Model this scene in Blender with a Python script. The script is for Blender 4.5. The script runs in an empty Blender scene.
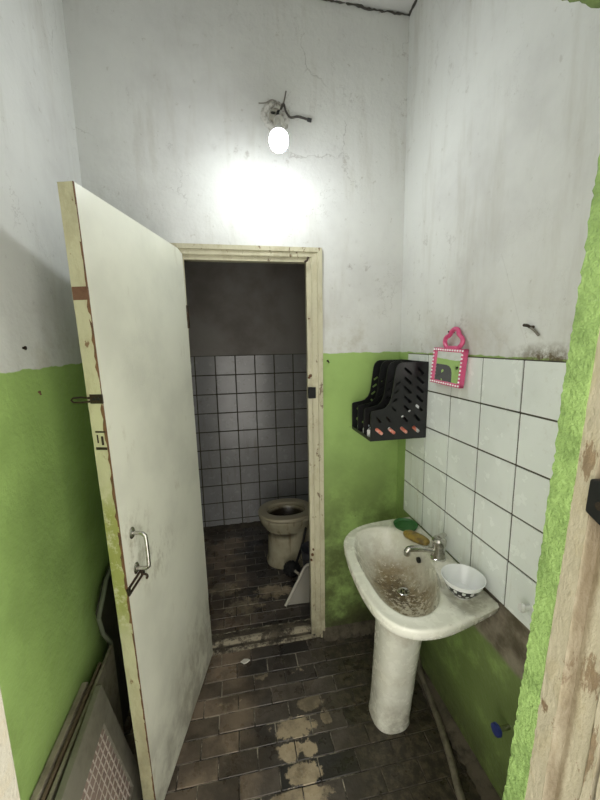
import bpy, bmesh, math, random
from mathutils import Vector, Matrix
random.seed(7)
scn = bpy.context.scene
COL = scn.collection
PI = math.pi
H = 1.6269
BULB = 78.0

# ------------------------------------------------------------------ helpers
def lin(c):
    return tuple(((v/255)/12.92 if v/255 <= .04045 else ((v/255+.055)/1.055)**2.4) for v in c)

class NT:
    """small shader-graph builder"""
    def __init__(s, name):
        s.m = bpy.data.materials.new(name); s.m.use_nodes = True
        s.t = s.m.node_tree; s.n = s.t.nodes
        s.b = s.n['Principled BSDF']
        s.pos = s.n.new('ShaderNodeNewGeometry').outputs['Position']
        s._obj = None; s._xyz = None
    def obj(s):
        if s._obj is None: s._obj = s.n.new('ShaderNodeTexCoord').outputs['Object']
        return s._obj
    def inp(s, sock, v):
        if v is None: return
        if hasattr(v, 'links'): s.t.links.new(v, sock)
        elif isinstance(v, tuple) and len(v) == 3 and sock.type == 'RGBA': sock.default_value = (*v, 1)
        else: sock.default_value = v
    def xyz(s):
        if s._xyz is None:
            d = s.n.new('ShaderNodeSeparateXYZ'); s.t.links.new(s.pos, d.inputs[0]); s._xyz = d.outputs
        return s._xyz
    def m2(s, op, a, b=None, c=None, clamp=False):
        d = s.n.new('ShaderNodeMath'); d.operation = op; d.use_clamp = clamp
        s.inp(d.inputs[0], a); s.inp(d.inputs[1], b); s.inp(d.inputs[2], c); return d.outputs[0]
    def noise(s, scale, detail=4, rough=.55, vec=None, dist=0):
        d = s.n.new('ShaderNodeTexNoise'); d.inputs['Scale'].default_value = scale
        d.inputs['Detail'].default_value = detail; d.inputs['Roughness'].default_value = rough
        d.inputs['Distortion'].default_value = dist
        s.inp(d.inputs['Vector'], vec if vec is not None else s.pos); return d.outputs['Fac']
    def scalev(s, v, k, off=(0, 0, 0)):
        d = s.n.new('ShaderNodeMapping'); s.t.links.new(v, d.inputs[0]); d.inputs['Scale'].default_value = k
        d.inputs['Location'].default_value = off
        return d.outputs[0]
    def voro(s, scale, vec=None, feature='F1'):
        d = s.n.new('ShaderNodeTexVoronoi'); d.feature = feature; d.inputs['Scale'].default_value = scale
        s.inp(d.inputs['Vector'], vec if vec is not None else s.pos); return d.outputs['Distance']
    def ss(s, v, lo, hi, a=0., b=1.):
        d = s.n.new('ShaderNodeMapRange'); d.interpolation_type = 'SMOOTHSTEP'
        s.inp(d.inputs[0], v)
        for i, q in enumerate((lo, hi, a, b)): d.inputs[1+i].default_value = q
        return d.outputs[0]
    def mix(s, f, a, b, mode='MIX'):
        d = s.n.new('ShaderNodeMix'); d.data_type = 'RGBA'; d.blend_type = mode
        s.inp(d.inputs[0], f); s.inp(d.inputs[6], a); s.inp(d.inputs[7], b); return d.outputs[2]
    def blob(s, c, r):
        """soft mask, 1 at c falling to 0 at the ellipsoid radius r (a stain with a shape of its own)"""
        k = tuple(1/q for q in r)
        v = s.scalev(s.pos, k, tuple(-a*b for a, b in zip(c, k)))
        d = s.n.new('ShaderNodeVectorMath'); d.operation = 'LENGTH'; s.t.links.new(v, d.inputs[0])
        return s.m2('SUBTRACT', 1, d.outputs['Value'], clamp=True)
    def bump(s, h, strength=.3, dist=.01, nrm=None):
        d = s.n.new('ShaderNodeBump'); d.inputs['Strength'].default_value = strength
        d.inputs['Distance'].default_value = dist; s.inp(d.inputs['Height'], h); s.inp(d.inputs['Normal'], nrm)
        return d.outputs[0]
    def out(s, col, rough=.6, metal=0, nrm=None, spec=.5, **kw):
        s.inp(s.b.inputs['Base Color'], col); s.inp(s.b.inputs['Roughness'], rough)
        s.inp(s.b.inputs['Metallic'], metal); s.inp(s.b.inputs['Normal'], nrm)
        s.b.inputs['Specular IOR Level'].default_value = spec
        for k, v in kw.items(): s.inp(s.b.inputs[k.replace('_', ' ')], v)
        return s.m

def plain(name, rgb, rough=.5, metal=0, dirt=None, amt=.5, scale=18, bump=0, spec=.5):
    n = NT(name); c = lin(rgb)
    if dirt:
        c = n.mix(n.m2('MULTIPLY', n.ss(n.noise(scale, 6, .65, n.obj()), .42, .72), amt), c, lin(dirt))
    nr = n.bump(n.noise(scale*5, 4, .6, n.obj()), bump, .004) if bump else None
    return n.out(c, rough, metal, nr, spec)

def link(name, bm, mat, parent=None, smooth=True, angle=35, mats=None):
    me = bpy.data.meshes.new(name)
    bmesh.ops.recalc_face_normals(bm, faces=bm.faces)
    bm.to_mesh(me); bm.free()
    for m in (mats or [mat]): me.materials.append(m)
    if smooth:
        me.polygons.foreach_set('use_smooth', [True]*len(me.polygons))
        me.set_sharp_from_angle(angle=math.radians(angle))
    o = bpy.data.objects.new(name, me); COL.objects.link(o)
    if smooth:
        wn = o.modifiers.new('weighted_normal', 'WEIGHTED_NORMAL'); wn.keep_sharp = True; wn.weight = 60
    if parent is not None:
        o.parent = parent
        o.matrix_parent_inverse = Matrix.Translation(-parent.location)
    return o

def tag(o, label, cat, group=None):
    o['label'] = label; o['category'] = cat
    if group: o['group'] = group
    return o
def thing(name, loc, label, cat, group=None):
    o = bpy.data.objects.new(name, None); COL.objects.link(o); o.location = loc
    o.empty_display_size = .05
    return tag(o, label, cat, group)
def struct(o):
    o['kind'] = 'structure'; return o

def box(bm, lo, hi, bev=0, seg=2, mi=0):
    x0, y0, z0 = lo; x1, y1, z1 = hi
    vs = [bm.verts.new(p) for p in ((x0,y0,z0),(x1,y0,z0),(x1,y1,z0),(x0,y1,z0),(x0,y0,z1),(x1,y0,z1),(x1,y1,z1),(x0,y1,z1))]
    fs = [bm.faces.new([vs[i] for i in f]) for f in ((0,3,2,1),(4,5,6,7),(0,1,5,4),(1,2,6,5),(2,3,7,6),(3,0,4,7))]
    for f in fs: f.material_index = mi
    if bev:
        es = list({e for f in fs for e in f.edges})
        bmesh.ops.bevel(bm, geom=es, offset=bev, segments=seg, profile=.5, affect='EDGES', clamp_overlap=True)
def hexa(bm, p, bev=0, seg=2):
    """8 corners: bottom loop 0-3, top loop 4-7"""
    vs = [bm.verts.new(q) for q in p]
    fs = [bm.faces.new([vs[i] for i in f]) for f in ((0,3,2,1),(4,5,6,7),(0,1,5,4),(1,2,6,5),(2,3,7,6),(3,0,4,7))]
    if bev:
        es = list({e for f in fs for e in f.edges})
        bmesh.ops.bevel(bm, geom=es, offset=bev, segments=seg, profile=.5, affect='EDGES', clamp_overlap=True)
def prism(bm, pts, vec, bev=0):
    """extrude a planar polygon (3d points) along vec"""
    v = Vector(vec)
    a = [bm.verts.new(p) for p in pts]; b = [bm.verts.new(Vector(p)+v) for p in pts]
    n = len(pts)
    fs = [bm.faces.new(a), bm.faces.new(b[::-1])]
    for i in range(n): fs.append(bm.faces.new((a[i], a[(i+1) % n], b[(i+1) % n], b[i])))
    if bev:
        es = list({e for e in fs[0].edges} | {e for e in fs[1].edges})
        bmesh.ops.bevel(bm, geom=es, offset=bev, segments=2, profile=.5, affect='EDGES', clamp_overlap=True)
def rings(bm, loops, closed=True, cap0=True, cap1=True):
    L = [[bm.verts.new(p) for p in l] for l in loops]
    n = len(L[0])
    for a, b in zip(L, L[1:]):
        for i in range(n if closed else n-1):
            bm.faces.new((a[i], a[(i+1) % n], b[(i+1) % n], b[i]))
    if cap0: bm.faces.new(L[0][::-1])
    if cap1: bm.faces.new(L[-1])
def lathe(bm, c, prof, n=32, axis='z', cap0=True, cap1=True, sx=1, sy=1):
    """prof: list of (radius, height)"""
    loops = []
    for r, h in prof:
        l = []
        for i in range(n):
            a = 2*PI*i/n; u, v = r*math.cos(a)*sx, r*math.sin(a)*sy
            p = {'z': (u, v, h), 'x': (h, u, v), 'y': (v, h, u)}[axis]
            l.append((c[0]+p[0], c[1]+p[1], c[2]+p[2]))
        loops.append(l)
    rings(bm, loops, True, cap0, cap1)
def catmull(pts, k=8, closed=False):
    P = [Vector(p) for p in pts]; n = len(P); out = []
    rng = range(n if closed else n-1)
    for i in rng:
        if closed: p0, p1, p2, p3 = P[i-1], P[i], P[(i+1) % n], P[(i+2) % n]
        else: p0, p1, p2, p3 = P[max(i-1, 0)], P[i], P[i+1], P[min(i+2, n-1)]
        for j in range(k):
            t = j/k
            out.append(.5*((2*p1)+(p2-p0)*t+(2*p0-5*p1+4*p2-p3)*t*t+(3*p1-p0-3*p2+p3)*t**3))
    if not closed: out.append(P[-1])
    return out
def tube(bm, pts, r, n=10, smooth=0, closed=False, radii=None):
    P = catmull(pts, smooth, closed) if smooth else [Vector(p) for p in pts]
    m = len(P); loops = []; ref = None
    for i, p in enumerate(P):
        if closed: d = P[(i+1) % m]-P[i-1]
        else: d = P[min(i+1, m-1)]-P[max(i-1, 0)]
        d.normalize()
        if ref is None: ref = d.orthogonal().normalized()
        ref = (ref-d*ref.dot(d)).normalized(); s = d.cross(ref)
        rr = radii[min(int(i*len(radii)/m), len(radii)-1)] if radii else r
        loops.append([p+ref*rr*math.cos(2*PI*j/n)+s*rr*math.sin(2*PI*j/n) for j in range(n)])
    if closed: loops.append(loops[0])
    rings(bm, loops, True, not closed, not closed)
def BM(): return bmesh.new()

# ------------------------------------------------------------------ camera
f = 354.09
M = Matrix(((0.982305,-0.186410,-0.018182),(-0.047,-0.153,-0.987),(0.184,0.970,-0.160)))
def camrot(p, y, r):
    cp, sp, cy, sy, cr, sr = math.cos(p), math.sin(p), math.cos(y), math.sin(y), math.cos(r), math.sin(r)
    Rz = Matrix(((cy,-sy,0),(sy,cy,0),(0,0,1))); B = Matrix(((1,0,0),(0,0,-1),(0,1,0)))
    Rx = Matrix(((1,0,0),(0,cp,-sp),(0,sp,cp))); Rr = Matrix(((cr,-sr,0),(sr,cr,0),(0,0,1)))
    return Rr @ Rx @ B @ Rz
M = camrot(math.radians(9.2019), math.radians(10.729), math.radians(-1.0602))
cam = bpy.data.cameras.new('camera'); co = bpy.data.objects.new('camera', cam); COL.objects.link(co)
cam.sensor_width = 36; cam.sensor_fit = 'AUTO'; cam.lens = f*36/800; cam.clip_start = .02
R = Matrix((M[0], -Vector(M[1]), -Vector(M[2]))).transposed()
co.matrix_world = Matrix.Translation((0, 0, H)) @ R.to_4x4()
scn.camera = co

# ------------------------------------------------------------------ room materials
XL, XR, YB, YF, ZC = -.565, .85, 1.70, .455, 3.06
def wall_mat(name, line_z=1.565, tint=(214,215,211), lower=(160,190,112), tile_strip=False, patch=False, grime=1.0, cracks=.25, lowdirt=0.0):
    n = NT(name); x, y, z = n.xyz()
    fine = n.noise(9, 6, .6); big = n.noise(2.2, 5, .6); spk = n.noise(60, 3, .6)
    white = n.mix(n.ss(big, .4, .72), lin(tint), lin(tuple(int(v*.93) for v in tint)))
    vs = n.scalev(n.pos, (7, 7, 1.1))
    streak = n.noise(1.6, 6, .65, vs)
    white = n.mix(n.m2('MULTIPLY', n.ss(streak, .5, .75), .35), white, lin((176,172,160)))
    white = n.mix(n.m2('MULTIPLY', n.ss(n.noise(26, 5, .7), .62, .72), .35*grime), white, lin((150,143,128)))
    zz = n.m2('ADD', z, n.m2('MULTIPLY', n.m2('SUBTRACT', n.noise(14, 4), .5), .022))
    # dusty, rubbed band just above the painted dado
    rub = n.m2('MULTIPLY', n.ss(z, line_z+.28, line_z, 0, 1), n.ss(n.noise(5, 6, .7), .46, .66))
    white = n.mix(n.m2('MULTIPLY', rub, .45*grime), white, lin((168,160,140)))
    wv = n.m2('MULTIPLY', n.noise(7, 5, .7), 1)
    wp_ = n.n.new('ShaderNodeVectorMath'); wp_.operation = 'SCALE'; n.t.links.new(n.pos, wp_.inputs[0]); n.t.links.new(n.m2('ADD', .9, n.m2('MULTIPLY', wv, .2)), wp_.inputs['Scale'])
    ck = n.m2('MULTIPLY', n.ss(n.voro(4.2, wp_.outputs[0], 'DISTANCE_TO_EDGE'), .012, .002), n.ss(n.noise(2.6, 4), .5, .62))
    white = n.mix(n.m2('MULTIPLY', ck, cracks), white, lin((120,114,104)))
    sc = n.m2('MULTIPLY', n.ss(n.noise(17, 7, .75), .56, .68), n.ss(n.noise(1.7, 3), .5, .66))
    white = n.mix(n.m2('MULTIPLY', sc, .55*grime), white, lin((142,136,126)))
    green = n.mix(n.ss(big, .35, .7), lin(lower), lin(tuple(int(v*.88) for v in lower)))
    green = n.mix(n.m2('MULTIPLY', n.ss(fine, .5, .75), .35), green, lin((136,164,90)))
    dirt = n.m2('MULTIPLY', n.ss(z, 1.25, .35, .0, 1), n.ss(n.noise(4.5, 7, .7), .34-lowdirt, .62-lowdirt), clamp=True)
    green = n.mix(n.m2('MULTIPLY', dirt, .72*grime), green, lin((70,72,44)))
    fl = n.m2('MULTIPLY', n.ss(z, .30, .0, 0, 1), n.ss(n.noise(10, 6, .7), .3, .6), clamp=True)
    green = n.mix(n.m2('MULTIPLY', fl, .8*grime), green, lin((58,54,42)))
    chips = n.ss(n.voro(23, n.scalev(n.pos, (1, 1, .8))), .10, .05)
    chips = n.m2('MULTIPLY', chips, n.ss(n.noise(6, 3), .55, .62))
    green = n.mix(n.m2('MULTIPLY', chips, .5*grime), green, lin((92,104,60)))
    col = n.mix(n.ss(zz, line_z-.002, line_z+.002), green, white)
    if patch:      # bare render where tiles have come away below the last course
        pm = n.m2('MULTIPLY', n.ss(n.m2('ADD', z, n.m2('MULTIPLY', n.noise(12, 4), .03)), .565, .59), n.ss(z, .80, .79))
        pm = n.m2('MULTIPLY', pm, n.ss(y, 1.18, 1.10))
        col = n.mix(pm, col, n.mix(n.ss(fine, .4, .7), lin((150,142,126)), lin((88,80,64))))
        ledge = n.m2('MULTIPLY', n.blob((XR, .83, 1.575), (.3, .16, .045)), n.ss(n.noise(30, 5, .7), .3, .6))
        col = n.mix(n.m2('MULTIPLY', ledge, 1.3, clamp=True), col, lin((104,92,72)))
        # dry dado strip up the corner beside the tiles
    h = n.m2('ADD', n.m2('MULTIPLY', fine, .6), n.m2('MULTIPLY', spk, .25))
    h = n.m2('ADD', h, n.m2('MULTIPLY', n.noise(3.5, 5), 1.2))
    return n.out(col, n.mix(n.ss(z, 1.55, 1.57), (.38,)*3, (.75,)*3), 0, n.bump(h, .55, .012), .35)

M_wall = wall_mat('wall_paint', lowdirt=-.17, grime=.8)
M_wallb = wall_mat('wall_paint_back', 1.572, grime=1.15, cracks=.4, lowdirt=.05)
M_wallr = wall_mat('wall_paint_right', 1.572, patch=True, cracks=.1, grime=.9, lowdirt=.12)
n = NT('ceiling_paint'); M_ceil = n.out(n.mix(n.ss(n.noise(4), .4, .7), lin((205,205,203)), lin((186,186,182))), .8, 0, n.bump(n.noise(12), .4, .01))
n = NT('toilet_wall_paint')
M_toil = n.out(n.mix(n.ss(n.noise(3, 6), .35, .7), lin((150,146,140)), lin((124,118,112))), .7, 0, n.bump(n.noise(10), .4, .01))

# tiles
def tile_mat(name, rgb, dirt=(150,140,112), amt=.25):
    n = NT(name); x, y, z = n.xyz()
    c = n.mix(n.ss(n.noise(3.3, 3), .4, .65), lin(rgb), lin(tuple(int(v*.95) for v in rgb)))
    c = n.mix(n.m2('MULTIPLY', n.ss(n.noise(34, 6, .7), .55, .75), amt), c, lin(dirt))
    drip = n.noise(1.5, 6, .7, n.scalev(n.pos, (14, 14, 1.4)))
    c = n.mix(n.m2('MULTIPLY', n.m2('MULTIPLY', n.ss(drip, .52, .75), n.ss(z, 1.3, .7)), .5), c, lin(dirt))
    return n.out(c, n.mix(n.ss(n.noise(20), .4, .7), (.16,)*3, (.3,)*3), 0, n.bump(n.noise(5, 2), .12, .01), .5)
M_tile = tile_mat('white_glazed_tile', (230,235,231), (170,162,136), .18)
M_grout = plain('dark_grout', (74,70,58), .9, 0, (40,38,30), .6, 30)
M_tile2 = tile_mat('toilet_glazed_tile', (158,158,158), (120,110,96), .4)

# floor
n = NT('floor_tile')
at = n.n.new('ShaderNodeAttribute'); at.attribute_name = 'tint'; at.attribute_type = 'GEOMETRY'
x, y, z = n.xyz()
tv = at.outputs['Fac']
brown = n.mix(tv, lin((92,82,70)), lin((138,122,104)))
dark = n.mix(tv, lin((44,43,42)), lin((96,88,80)))
side = n.ss(n.m2('ADD', x, n.m2('MULTIPLY', n.m2('SUBTRACT', n.noise(6, 4), .5), .35)), -.05, .10)
col = n.mix(side, brown, dark)
worn = None
for c, r in (((.185,1.262,0),(.15,.075,1)), ((.275,1.35,0),(.10,.06,1)), ((.155,1.175,0),(.09,.06,1)), ((.235,1.17,0),(.05,.055,1)),
             ((.195,1.092,0),(.12,.065,1)), ((.17,1.02,0),(.20,.06,1)), ((.33,1.28,0),(.04,.06,1)), ((-.09,1.42,0),(.10,.07,1)), ((.06,1.52,0),(.10,.05,1)), ((.26,1.52,0),(.12,.05,1)),
             ((.0,2.02,0),(.25,.16,1)), ((.20,2.12,0),(.28,.14,1)), ((-.12,2.2,0),(.2,.14,1))):
    b = n.blob(c, r); b = n.m2('MULTIPLY', b, .85 if c[1] > 1.8 else .6 if c[0] < .1 or c[1] > 1.5 else 1.15)
    worn = b if worn is None else n.m2('MAXIMUM', worn, b)
wm = n.ss(n.m2('ADD', worn, n.m2('MULTIPLY', n.m2('SUBTRACT', n.noise(22, 6, .7), .5), 1.3)), .42, .56)
col = n.mix(wm, col, n.mix(n.noise(16, 5), lin((150,136,112)), lin((184,168,142))))
grim = n.m2('MULTIPLY', n.ss(n.noise(3.2, 7, .68), .40, .60), .68)
col = n.mix(grim, col, lin((46,41,35)))
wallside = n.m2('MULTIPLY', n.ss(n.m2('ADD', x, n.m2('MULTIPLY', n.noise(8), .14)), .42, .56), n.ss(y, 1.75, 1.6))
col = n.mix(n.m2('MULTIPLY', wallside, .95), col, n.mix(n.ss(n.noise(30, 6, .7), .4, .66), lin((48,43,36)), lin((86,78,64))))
chip = n.m2('MULTIPLY', n.ss(n.noise(75, 5, .8), .66, .72), n.ss(n.noise(3), .35, .6))
col = n.mix(n.m2('MULTIPLY', chip, .8), col, lin((160,150,132)))
M_floor = n.out(col, n.mix(n.ss(n.noise(9, 4), .35, .7), (.24,)*3, (.6,)*3), 0, n.bump(n.m2('ADD', n.noise(14, 6), n.m2('MULTIPLY', n.noise(70, 4), .4)), .5, .006), .45)
n = NT('floor_joint')
x, y, z = n.xyz()
jw = n.m2('MULTIPLY', n.ss(n.m2('ADD', x, n.m2('MULTIPLY', n.noise(8), .14)), .40, .56), .92)
M_joint = n.out(n.mix(jw, n.mix(n.ss(n.noise(9, 6, .7), .46, .6), lin((42,38,33)), lin((158,150,134))), lin((58,52,43))), .85, 0, n.bump(n.noise(60), .5, .004))
M_rubble = plain('crumbled_mortar', (84,77,64), .95, 0, (46,42,34), .9, 22, .8)

# wood paint (door, frames)
def cream_paint(name, rgb, worn, scale=14, thr=.64, amt=.9, rough=.4):
    n = NT(name); x, y, z = n.xyz()
    c = n.mix(n.ss(n.noise(3, 5), .4, .7), lin(rgb), lin(tuple(int(v*.93) for v in rgb)))
    v = n.scalev(n.pos, (1, 1, .45))
    c = n.mix(n.m2('MULTIPLY', n.ss(n.noise(scale, 7, .7, v), thr-.12, thr), .3), c, lin((150,138,104)))
    c = n.mix(n.m2('MULTIPLY', n.ss(n.noise(scale*1.3, 7, .72, v), thr, thr+.03), amt), c, lin(worn))
    low = n.m2('MULTIPLY', n.ss(z, .5, 0), n.ss(n.noise(7, 6, .7), .35, .65))
    c = n.mix(n.m2('MULTIPLY', low, .6), c, lin((84,76,58)))
    return n, c, n.m2('ADD', n.noise(scale, 6, .65, v), n.m2('MULTIPLY', n.noise(50, 3), .3))
n, c, h = cream_paint('casing_paint', (192,187,160), (104,84,58), 22, .605)
M_casing = n.out(c, .45, 0, n.bump(h, .6, .008))
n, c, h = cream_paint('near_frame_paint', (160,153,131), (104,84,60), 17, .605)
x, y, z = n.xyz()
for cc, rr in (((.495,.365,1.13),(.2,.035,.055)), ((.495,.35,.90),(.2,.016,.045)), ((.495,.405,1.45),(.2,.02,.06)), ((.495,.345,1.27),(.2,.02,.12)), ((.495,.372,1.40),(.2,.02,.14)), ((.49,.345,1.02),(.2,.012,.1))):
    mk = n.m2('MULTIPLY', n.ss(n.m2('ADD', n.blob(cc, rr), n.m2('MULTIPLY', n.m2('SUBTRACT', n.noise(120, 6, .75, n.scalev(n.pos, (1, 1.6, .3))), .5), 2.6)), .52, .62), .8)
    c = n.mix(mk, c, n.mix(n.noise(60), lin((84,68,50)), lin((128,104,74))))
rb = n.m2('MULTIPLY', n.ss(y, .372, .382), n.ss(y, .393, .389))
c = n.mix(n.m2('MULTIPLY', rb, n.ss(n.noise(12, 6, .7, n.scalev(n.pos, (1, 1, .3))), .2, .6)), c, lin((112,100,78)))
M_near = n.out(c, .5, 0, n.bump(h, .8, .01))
n, c, h = cream_paint('leaf_paint', (218,219,203), (170,160,130), 9, .72, .5)
x, y, z = n.xyz()
for cc, rr in (((-.335,1.13,1.0),(.12,.13,.16)), ((-.3,1.25,.88),(.1,.2,.12)), ((-.2,1.5,.2),(.14,.5,.3))):
    gm = n.m2('MULTIPLY', n.blob(cc, rr), n.ss(n.noise(26, 6, .75, n.scalev(n.pos, (1, 1, .6))), .44, .66))
    c = n.mix(n.m2('MULTIPLY', gm, .75), c, lin((140,132,108)))
rp = n.m2('MULTIPLY', n.blob((-.3,1.28,1.56), (.1,.14,.16)), n.ss(n.noise(45, 4, .7), .5, .6))
M_leaf = n.out(c, .36, 0, n.bump(n.m2('ADD', n.m2('MULTIPLY', h, .5), n.m2('MULTIPLY', rp, 1.2)), .35, .008))
n, c, h = cream_paint('leaf_edge_paint', (192,190,154), (112,82,50), 16, .60)
x, y, z = n.xyz()
zone = n.m2('MULTIPLY', n.ss(z, .70, .86), n.ss(z, 1.26, 1.12))
c = n.mix(n.m2('MULTIPLY', zone, n.ss(n.noise(46, 5, .7), .36, .52)), c, lin((146,150,84)))
M_edge = n.out(c, .5, 0, n.bump(h, .7, .01))
M_rawwood = plain('raw_edge_wood', (112,80,50), .75, 0, (58,42,30), .7, 30, .5)

M_chrome = plain('worn_chrome', (196,194,188), .22, 1, (120,110,94), .5, 40)
M_black_iron = plain('dark_iron', (58,50,42), .5, .7, (96,70,48), .6, 50, .3)
M_rust = plain('rusted_steel', (112,82,60), .75, .2, (92,60,40), .8, 60, .4)
M_blackp = plain('black_plastic', (18,18,20), .38, 0, (34,34,36), .4, 25)
M_whitep = plain('white_plastic', (226,226,222), .35)

# ------------------------------------------------------------------ room shell
def boxes(name, lst, mat, parent=None):
    bm = BM()
    for lo, hi in lst: box(bm, lo, hi)
    return link(name, bm, mat, parent, smooth=False)
struct(boxes('wall_left', [((XL-.12, .28, -.05), (XL, YB+.12, ZC))], M_wall))
wr = struct(boxes('wall_right', [((XR, .28, -.05), (XR+.12, YB+.12, ZC))], M_wallr))
struct(boxes('wall_back', [((XL, YB, -.05), (-.262, YB+.10, ZC)), ((.43, YB, -.05), (XR, YB+.10, ZC)), ((-.262, YB, 2.062), (.43, YB+.10, ZC))], M_wallb))
ceil = struct(boxes('ceiling', [((XL-.12, .28, ZC), (XR+.12, YB+.12, ZC+.1))], M_ceil))
bm = BM()
random.seed(3)
crk = []
k = 46
for i in range(k+1):
    t = i/k; crk.append((.30+t*(XR-.30), YB-.004, ZC-.004-.006*random.random()+(.012*(1-t) if t < .6 else 0)))
for i in range(18): crk.append((XR-.004, YB-.004-(i+1)*.012, ZC-.006+.004*random.random()))
tube(bm, crk, .006, 6, radii=[.0022+.0042*random.random() for _ in range(40)])
cr = link('crack', bm, plain('crack_shadow', (74,72,66), .95), ceil); cr['label'] = 'dark ragged crack along the ceiling corner'
# the doorway wall the photograph is taken through; green plaster lip around the opening
OX0, OX1, OZ = -.31, .48, 2.057
def lean(z): return .464+.054*(z-.78)-.48   # the right jamb is out of plumb
def rough_lip(bm, lo, hi, axis, amp=.006, nseg=60):
    """a plaster lip with an uneven arris, long along axis"""
    a = {'x': 0, 'z': 2}[axis]
    loops = []
    for i in range(nseg+1):
        t = i/nseg
        j = lambda s=1: (random.random()-.5)*amp*s
        l = []
        for (px, py) in ((0, 0), (1, 0), (1, 1), (0, 1)):
            p = [0, 0, 0]; p[a] = lo[a]+(hi[a]-lo[a])*t
            o = 2 if a == 0 else 0
            p[o] = lo[o] if px == 0 else hi[o]; p[1] = lo[1] if py == 0 else hi[1]
            if (px == 0): p[o] += j()
            if (py == 1): p[1] += j(1.6)
            l.append(tuple(p))
        loops.append(l)
    rings(bm, loops)
struct(boxes('wall_front', [((XL, .30, -.05), (OX0-.05, YF, ZC)), ((OX1+.065, .30, -.05), (XR, YF-.004, ZC)), ((OX0-.05, .30, OZ+.03), (OX1+.065, YF-.004, ZC))], M_wall))
n = NT('green_plaster_lip')
c = n.mix(n.ss(n.noise(18, 6, .65), .4, .68), lin((142,172,98)), lin((112,140,74)))
c = n.mix(n.ss(n.noise(60, 5, .75), .66, .72), c, lin((184,196,150)))
M_lip = n.out(c, .6, 0, n.bump(n.m2('ADD', n.noise(38, 6, .7), n.m2('MULTIPLY', n.noise(130, 3), .5)), .9, .012))
bm = BM(); rough_lip(bm, (OX1-.001, .419, -.02), (OX1+.075, YF+.003, OZ+.03), 'z', .0022, 300)
for v in bm.verts: v.co.x += lean(v.co.z)+.002*math.sin(v.co.z*7)+.0007*math.sin(v.co.z*23)
struct(link('trim_1', bm, M_lip, angle=60))
bm = BM()
loops = []
for i in range(161):
    xx = OX0-.05+(OX1-OX0+.12)*i/160; j = lambda: (random.random()-.5)*.004
    loops.append([(xx, .405, OZ+.035), (xx, .405, OZ+.001), (xx, YF+.003+j(), OZ+j()), (xx, YF+.003, OZ+.035)])
rings(bm, loops); struct(link('trim_2', bm, plain('lintel_plaster', (96,116,66), .8, 0, (60,70,42), .7, 26, .9), angle=60))
# wooden frame of the near doorway: stepped profile run up the right jamb
bm = BM()
prof = [(.4795,.420),(.4795,.391),(.487,.389),(.4985,.386),(.499,.352),(.4935,.347),(.4935,.336),(.506,.334),(.506,.331),(.494,.329),(.494,.285),(.555,.285),(.555,.420)]
random.seed(11)
loops = []
for i in range(121):
    zz = -.02+(OZ+.03)*i/120
    loops.append([(px+(random.random()-.5)*.0016, py+(random.random()-.5)*.0012, zz) for px, py in prof])
rings(bm, loops)
for v in bm.verts: v.co.x += lean(v.co.z)
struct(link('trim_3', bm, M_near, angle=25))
bm = BM(); box(bm, (OX0-.06, .29, -.02), (OX0, YF+.002, OZ+.02), .004); struct(link('trim_4', bm, plain('pale_jamb_paint', (150,147,134), .5, 0, (150,140,116), .5, 30, .5)))
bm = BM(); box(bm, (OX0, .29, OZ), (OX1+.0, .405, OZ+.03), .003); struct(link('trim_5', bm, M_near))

# floor: bonded brick-shaped tiles over a mortar bed
def floor_mesh(name, x0, x1, y0, y1, ymark, xoff, zt):
    bm = BM(); W, D_ = .153, .0815
    tl = bm.faces.layers.float.new('tint')
    box(bm, (x0, y0, zt-.06), (x1, y1, zt-.004), mi=1)
    r0 = math.floor((y0-ymark)/D_)-1
    for r in range(r0, r0+80):
        ya = ymark+r*D_
        if ya > y1: break
        off = xoff+(W/2 if r % 2 else 0)+random.uniform(-.006, .006)
        c0 = math.floor((x0-off)/W)-1
        for q in range(c0, c0+40):
            a0, a1 = off+q*W+.002, off+(q+1)*W-.002
            b0, b1 = ya+.002, ya+D_-.002
            a0, a1, b0, b1 = max(a0, x0), min(a1, x1), max(b0, y0), min(b1, y1)
            if a1-a0 < .01 or b1-b0 < .01: continue
            n0 = len(bm.faces); zz = zt+random.uniform(-.0025, .0005)
            before = set(bm.faces)
            box(bm, (a0, b0, zt-.02), (a1, b1, zz), .0018, 1)
            tv = random.random()
            for fc in bm.faces:
                if fc not in before: fc[tl] = tv
    o = link(name, bm, None, mats=[M_floor, M_joint], angle=20)
    return struct(o)
random.seed(21)
TX0, TX1, TYB = -.338, .80, 3.05
floor_mesh('floor', XL, XR, .0, YB, 1.217, .105, 0)
random.seed(22)
floor_mesh('floor_toilet', TX0, TX1, 1.815, TYB, 1.217, .03, .0)
# threshold step between the rooms
n = NT('worn_sill'); x, y, z = n.xyz()
c = n.mix(n.ss(n.noise(16, 6, .7), .35, .65), lin((92,84,70)), lin((52,47,40)))
for y0_, wd in ((1.742, .016), (1.704, .012), (1.80, .010)):
    bd = n.m2('SUBTRACT', 1, n.m2('DIVIDE', n.m2('ABSOLUTE', n.m2('SUBTRACT', y, y0_)), wd), clamp=True)
    c = n.mix(n.m2('MULTIPLY', n.ss(bd, .0, .5), n.ss(n.noise(13, 6, .75), .44, .56)), c, lin((156,148,128)))
M_sill = n.out(c, .85, 0, n.bump(n.noise(40, 6, .7), .9, .008))
bm = BM(); loops = []
for i in range(61):
    xx = -.262+(.692)*i/60; j = lambda: (random.random()-.5)*.007
    loops.append([(xx, 1.694+j(), -.02), (xx, 1.698+j(), .010+j()*.5), (xx, 1.712+j(), .013+j()*.5), (xx, 1.736+j()*.6, .012+j()*.5), (xx, 1.739+j()*.6, .034+j()*.4), (xx, 1.750+j()*.6, .037+j()*.4), (xx, 1.80+j(), .034+j()), (xx, 1.822, -.02)])
rings(bm, loops); struct(link('trim_6', bm, M_sill, angle=50))
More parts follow.
